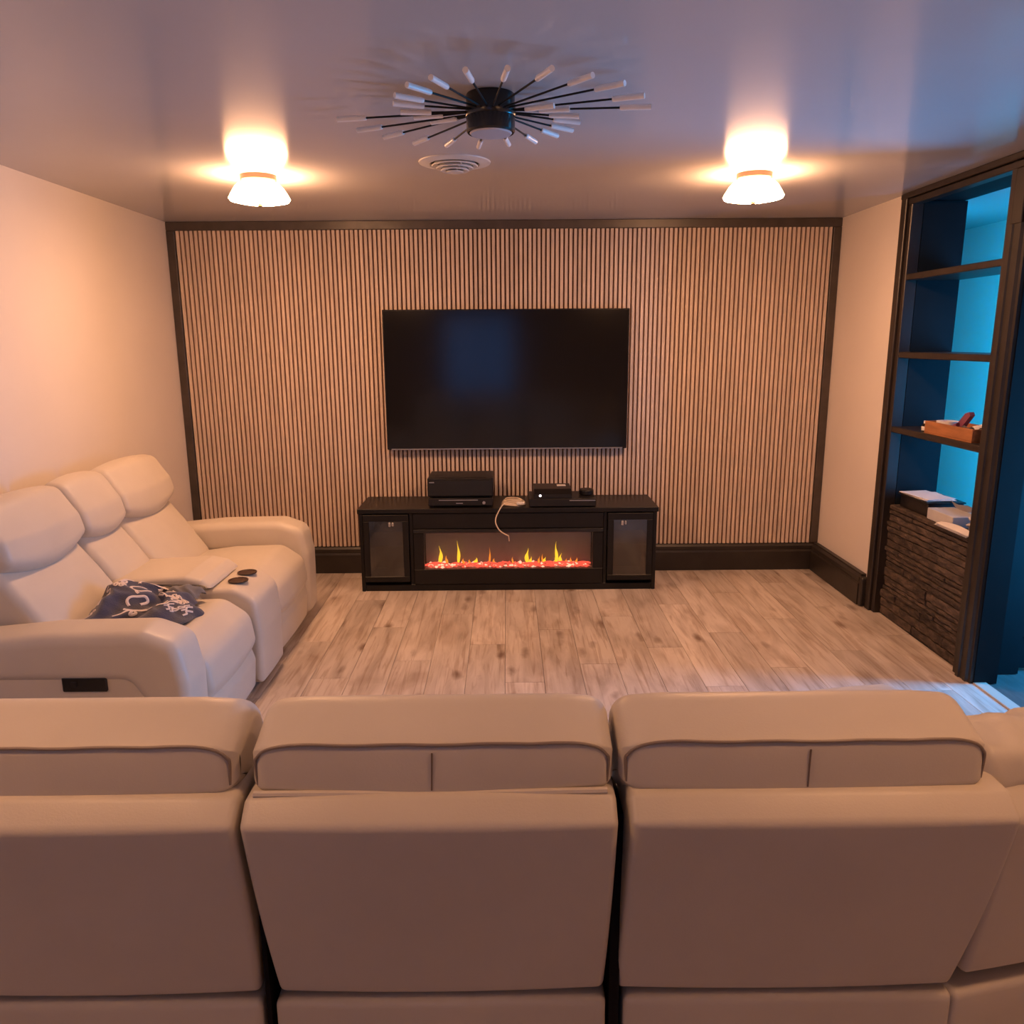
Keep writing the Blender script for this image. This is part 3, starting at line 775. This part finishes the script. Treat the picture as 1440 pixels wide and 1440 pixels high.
GL = {
    'K': [[(.1, 0), (.12, 1.3)], [(.62, 1.25), (.15, .62), (.4, .35), (.72, 0)]],
    'e': [[(.05, .3), (.4, .4), (.42, .65), (.22, .7), (.08, .4), (.18, .05), (.5, .12), (.6, .25)]],
    'n': [[(0, .1), (.1, .6), (.14, .05), (.25, .55), (.42, .65), (.5, .4), (.5, .08), (.66, .2)]],
    't': [[(.15, 1.1), (.14, .15), (.3, .03), (.45, .2)], [(-.05, .72), (.36, .74)]],
    'u': [[(0, .62), (.06, .15), (.22, .03), (.42, .3), (.45, .65), (.46, .12), (.6, .1), (.66, .2)]],
    'c': [[(.46, .55), (.28, .68), (.08, .42), (.14, .1), (.38, .03), (.56, .22)]],
    'k': [[(.08, 1.25), (.08, .02)], [(.1, .35), (.34, .62), (.44, .52), (.14, .33), (.34, .1), (.56, .06)]],
    'y': [[(0, .62), (.1, .2), (.26, .15), (.42, .6), (.3, -.35), (.08, -.42)]],
    'w': [[(0, .65), (.1, .1), (.25, .5), (.38, .1), (.55, .65), (.66, .55)]],
    'o': [[(.25, .68), (.06, .38), (.22, .03), (.46, .32), (.28, .68), (.6, .6)]],
    'r': [[(0, .2), (.1, .7), (.3, .62), (.32, .15), (.5, .15)]],
    's': [[(0, .1), (.3, .75), (.42, .25), (.15, .02)]],
}
LET = []
def stroke(path, r=.0042):
    r *= 1.35
    q = catmull([Vector((a, b, 0)) for a, b in path], 6)
    P = [on_blanket(p.x, p.y) for p in q]
    V = []
    for i, p in enumerate(P):
        t_ = (P[min(i + 1, len(P) - 1)] - P[max(i - 1, 0)])
        a_ = q[i].x; b_ = q[i].y
        nn = (bsurf(a_ + .02, b_) - bsurf(a_ - .02, b_)).cross(bsurf(a_, b_ + .02) - bsurf(a_, b_ - .02))
        if nn.length < 1e-9 or t_.length < 1e-9: nn = Vector((0, 0, 1)); t_ = Vector((1, 0, 0))
        nn.normalize(); sd = nn.cross(t_.normalized()).normalized()
        V += [p + sd * r - nn * .001, p + nn * .0014, p - sd * r - nn * .001]
    F = [(i * 3 + k, i * 3 + k + 1, i * 3 + k + 4, i * 3 + k + 3) for i in range(len(P) - 1) for k in range(2)]
    MB().add(V, F).build('lettering', 'blanket_print', bl, True)
def word(wd, u0, v0, adv, hu, r=.0042, slant=.0):
    """reads towards -v, letter tops point to +u"""
    v = v0
    for c in wd:
        for g in GL[c]:
            stroke([(u0 + b * hu + slant * (v0 - v), v - a * adv) for a, b in g], r)
        v -= adv * .72
word('tuck', -.26, .80, .50, .42, .0046, .03)
word('won', -.86, .30, .46, .26, .0036)
word('so', .24, .74, .36, .28, .0036)
def flower(u, v, r, n=7):
    for k in range(n):
        a = 2 * math.pi * k / n; b = a + .45
        stroke([(u + .2 * r * math.cos(a), v + .25 * r * math.sin(a)), (u + r * math.cos(a), v + 1.2 * r * math.sin(a)), (u + r * 1.05 * math.cos(b), v + 1.25 * r * math.sin(b)), (u + .2 * r * math.cos(b), v + .25 * r * math.sin(b))], .0032)
flower(-.44, .42, .11); flower(.62, .24, .15, 8)
stroke([(.38, .1), (.30, -.02), (.36, -.16), (.46, -.1), (.44, .05), (.60, .05)], .0045)
for k in range(9):
    u0 = -.74 + k * .035; v0 = .55 + .12 * math.sin(k * 1.3)
    stroke([(u0, v0), (u0 + .07, v0 + .05), (u0 + .10, v0 + .16), (u0 + .16, v0 + .13)], .0034)
for k in range(7):
    u0 = .50 + .058 * k; v0 = -.20 - .10 * math.sin(k * 1.1)
    stroke([(u0, v0), (u0 + .05, v0 + .06), (u0 + .02, v0 + .12), (u0 + .08, v0 + .17)], .0034)
# grey fleece reverse turned up beside the console
def rv(u, v):
    a, b = u * 2 - 1, v * 2 - 1; r = min(1, math.hypot(a, b) / 1.05)
    return Vector((.10 + a * .085 + .01 * math.sin(5 * b), .20 + b * .050, .030 + .048 * max(0, 1 - r ** 2) ** .6 + .004 * math.sin(9 * a + 4 * b)))
MB().grid(rv, 24, 18).build('folded_corner', 'blanket_grey', bl, True, 80)

# ------------------------------------------------------------------ things on the bookcase
zs = 1.1486
t = thing('wooden_tray', (2.345, 4.03, zs), 'open orange-brown wooden box on the bookcase shelf', 'box')
hx, hy, hz = .078, .222, .066
MB().box((-hx, -hy, 0), (hx, hy, .008)).build('tray_bottom', 'tray_wood', t)
for a, b in (((-hx, -hy, .008), (-hx + .010, hy, hz)), ((hx - .010, -hy, .008), (hx, hy, hz)), ((-hx + .010, -hy, .008), (hx - .010, -hy + .010, hz)), ((-hx + .010, hy - .010, .008), (hx - .010, hy, hz))):
    MB().box(a, b, .002).build('tray_side', 'tray_wood', t)
t = thing('hand_tool', (2.345, 4.005, zs + .0085), 'plum coloured hand tool leaning up out of the wooden box', 'tool')
MB().prism([(.06, .0), (.12, .0), (-.004, .118), (-.040, .128), (-.052, .112)], -.012, .012, 0).build('handle', 'plum_plastic', t)
MB().prism([(.04, .012), (.10, .004), (.07, .050), (.03, .066)], -.030, -.014, 0).build('grip', 'plum_plastic', t)
t = thing('paper_slip', (2.345, 3.88, zs + .0085), 'crumpled white paper slip lying in the wooden box', 'paper')
MB().grid(lambda u, v: (-.055 + .11 * u, -.058 + .125 * v, .048 + .018 * math.sin(5 * u + 3 * v) + .008 * math.sin(9 * v)), 10, 10).build('sheet', 'paper', t, True)
MB().grid(lambda u, v: (-.05 + .10 * u, -.055 + .12 * v, .002 + .045 * u * v), 6, 6).build('sheet', 'paper', t, True)
t = thing('black_case', (2.435, 3.86, zs), 'small black case standing upright at the end of the wooden box', 'case')
MB().prism([(-.052, 0), (.065, 0), (.085, .035), (.050, .125), (.030, .132), (-.052, .128)], .0, .10, 0).build('body', 'device_black', t)
MB().box((-.003, -.04, .04), (.0, .03, .10), .001).build('front_plate', 'satin_black', t)
t = thing('tape_roll', (2.352, 4.182, zs + .0085), 'pale round tape roll lying in the wooden box', 'tape')
MB().lathe([(.030, .0), (.055, .0), (.055, .062), (.030, .062), (.030, 0)], n=32).build('roll', 'paper', t, True)
t = thing('small_bottle', (2.30, 4.300, zs), 'little dark bottle with a white cap beside the wooden box', 'bottle')
MB().lathe([(0, 0), (.020, 0), (.021, .004), (.021, .038), (.012, .046), (.0, .046)], n=24).build('body', 'device_black', t, True)
MB().lathe([(.0, .046), (.013, .046), (.013, .060), (0, .061)], n=20).build('cap', 'white_plastic', t, True)
MB().lathe([(.0213, .008), (.0216, .010), (.0216, .028), (.0213, .030)], n=24).build('label_band', 'paper', t, True)
zl = .6826
t = thing('black_carton', (2.42, 4.375, zl), 'black carton on the stone ledge under white papers', 'carton')
MB().box((-.10, -.145, 0), (.10, .16, .074), .003).build('body', 'device_black', t)
MB().box((-.115, -.155, .0745), (.105, .165, .082), .001).build('lid', 'device_black', t)
t = thing('magazine_stack', (2.40, 4.385, zl + .0825), 'white papers lying on top of the black carton', 'papers')
for k, (dx, dy, rz) in enumerate(((0, 0, .05), (.008, -.01, -.08), (-.004, .004, .14))):
    o = MB().box((-.085, -.13, .004 * k), (.085, .13, .004 * k + .0034), .0006).build('magazine', 'paper', t); o.rotation_euler = (0, 0, rz); o.location = (dx, dy, 0)
t = thing('grey_box', (2.375, 4.075, zl), 'pale grey cardboard box on the stone ledge beside the black carton', 'box')
MB().box((-.072, -.125, 0), (.075, .125, .062), .003).build('body', 'cardboard_grey', t)
MB().grid(lambda u, v: (.070 - .03 * u, -.11 + .22 * v, .062 + .040 * u + .006 * math.sin(7 * v)), 4, 8).build('flap', 'cardboard_grey', t, True)
t = thing('plastic_bag', (2.40, 3.845, zl), 'crumpled clear plastic bag on the ledge by the doorway', 'bag')
def bag(u, v):
    th, ph = 2 * math.pi * u, math.pi * v
    r = 1 + .16 * math.sin(5 * th + 3 * ph) + .12 * math.sin(9 * ph + 2 * th) + .06 * math.sin(17 * th)
    return (.066 * r * math.cos(th) * math.sin(ph), .066 * r * math.sin(th) * math.sin(ph), .045 + .045 * (r if v < .6 else 1) * math.cos(ph))
MB().grid(bag, 40, 20).build('film', 'plastic_bag', t, True, 70)
t = thing('folded_leaflet', (2.272, 3.905, zl), 'folded pinkish white leaflet hanging over the front of the stone ledge', 'leaflet')
for k in range(3):
    MB().grid(lambda u, v, k=k: (-.006 + .030 * u - .003 * k, -.15 + .30 * v - .012 * k, .0015 + .007 * k + .018 * math.sin(math.pi * (.15 + .8 * v)) * u + .004 * u), 6, 12).build('sheet', 'paper', t, True)
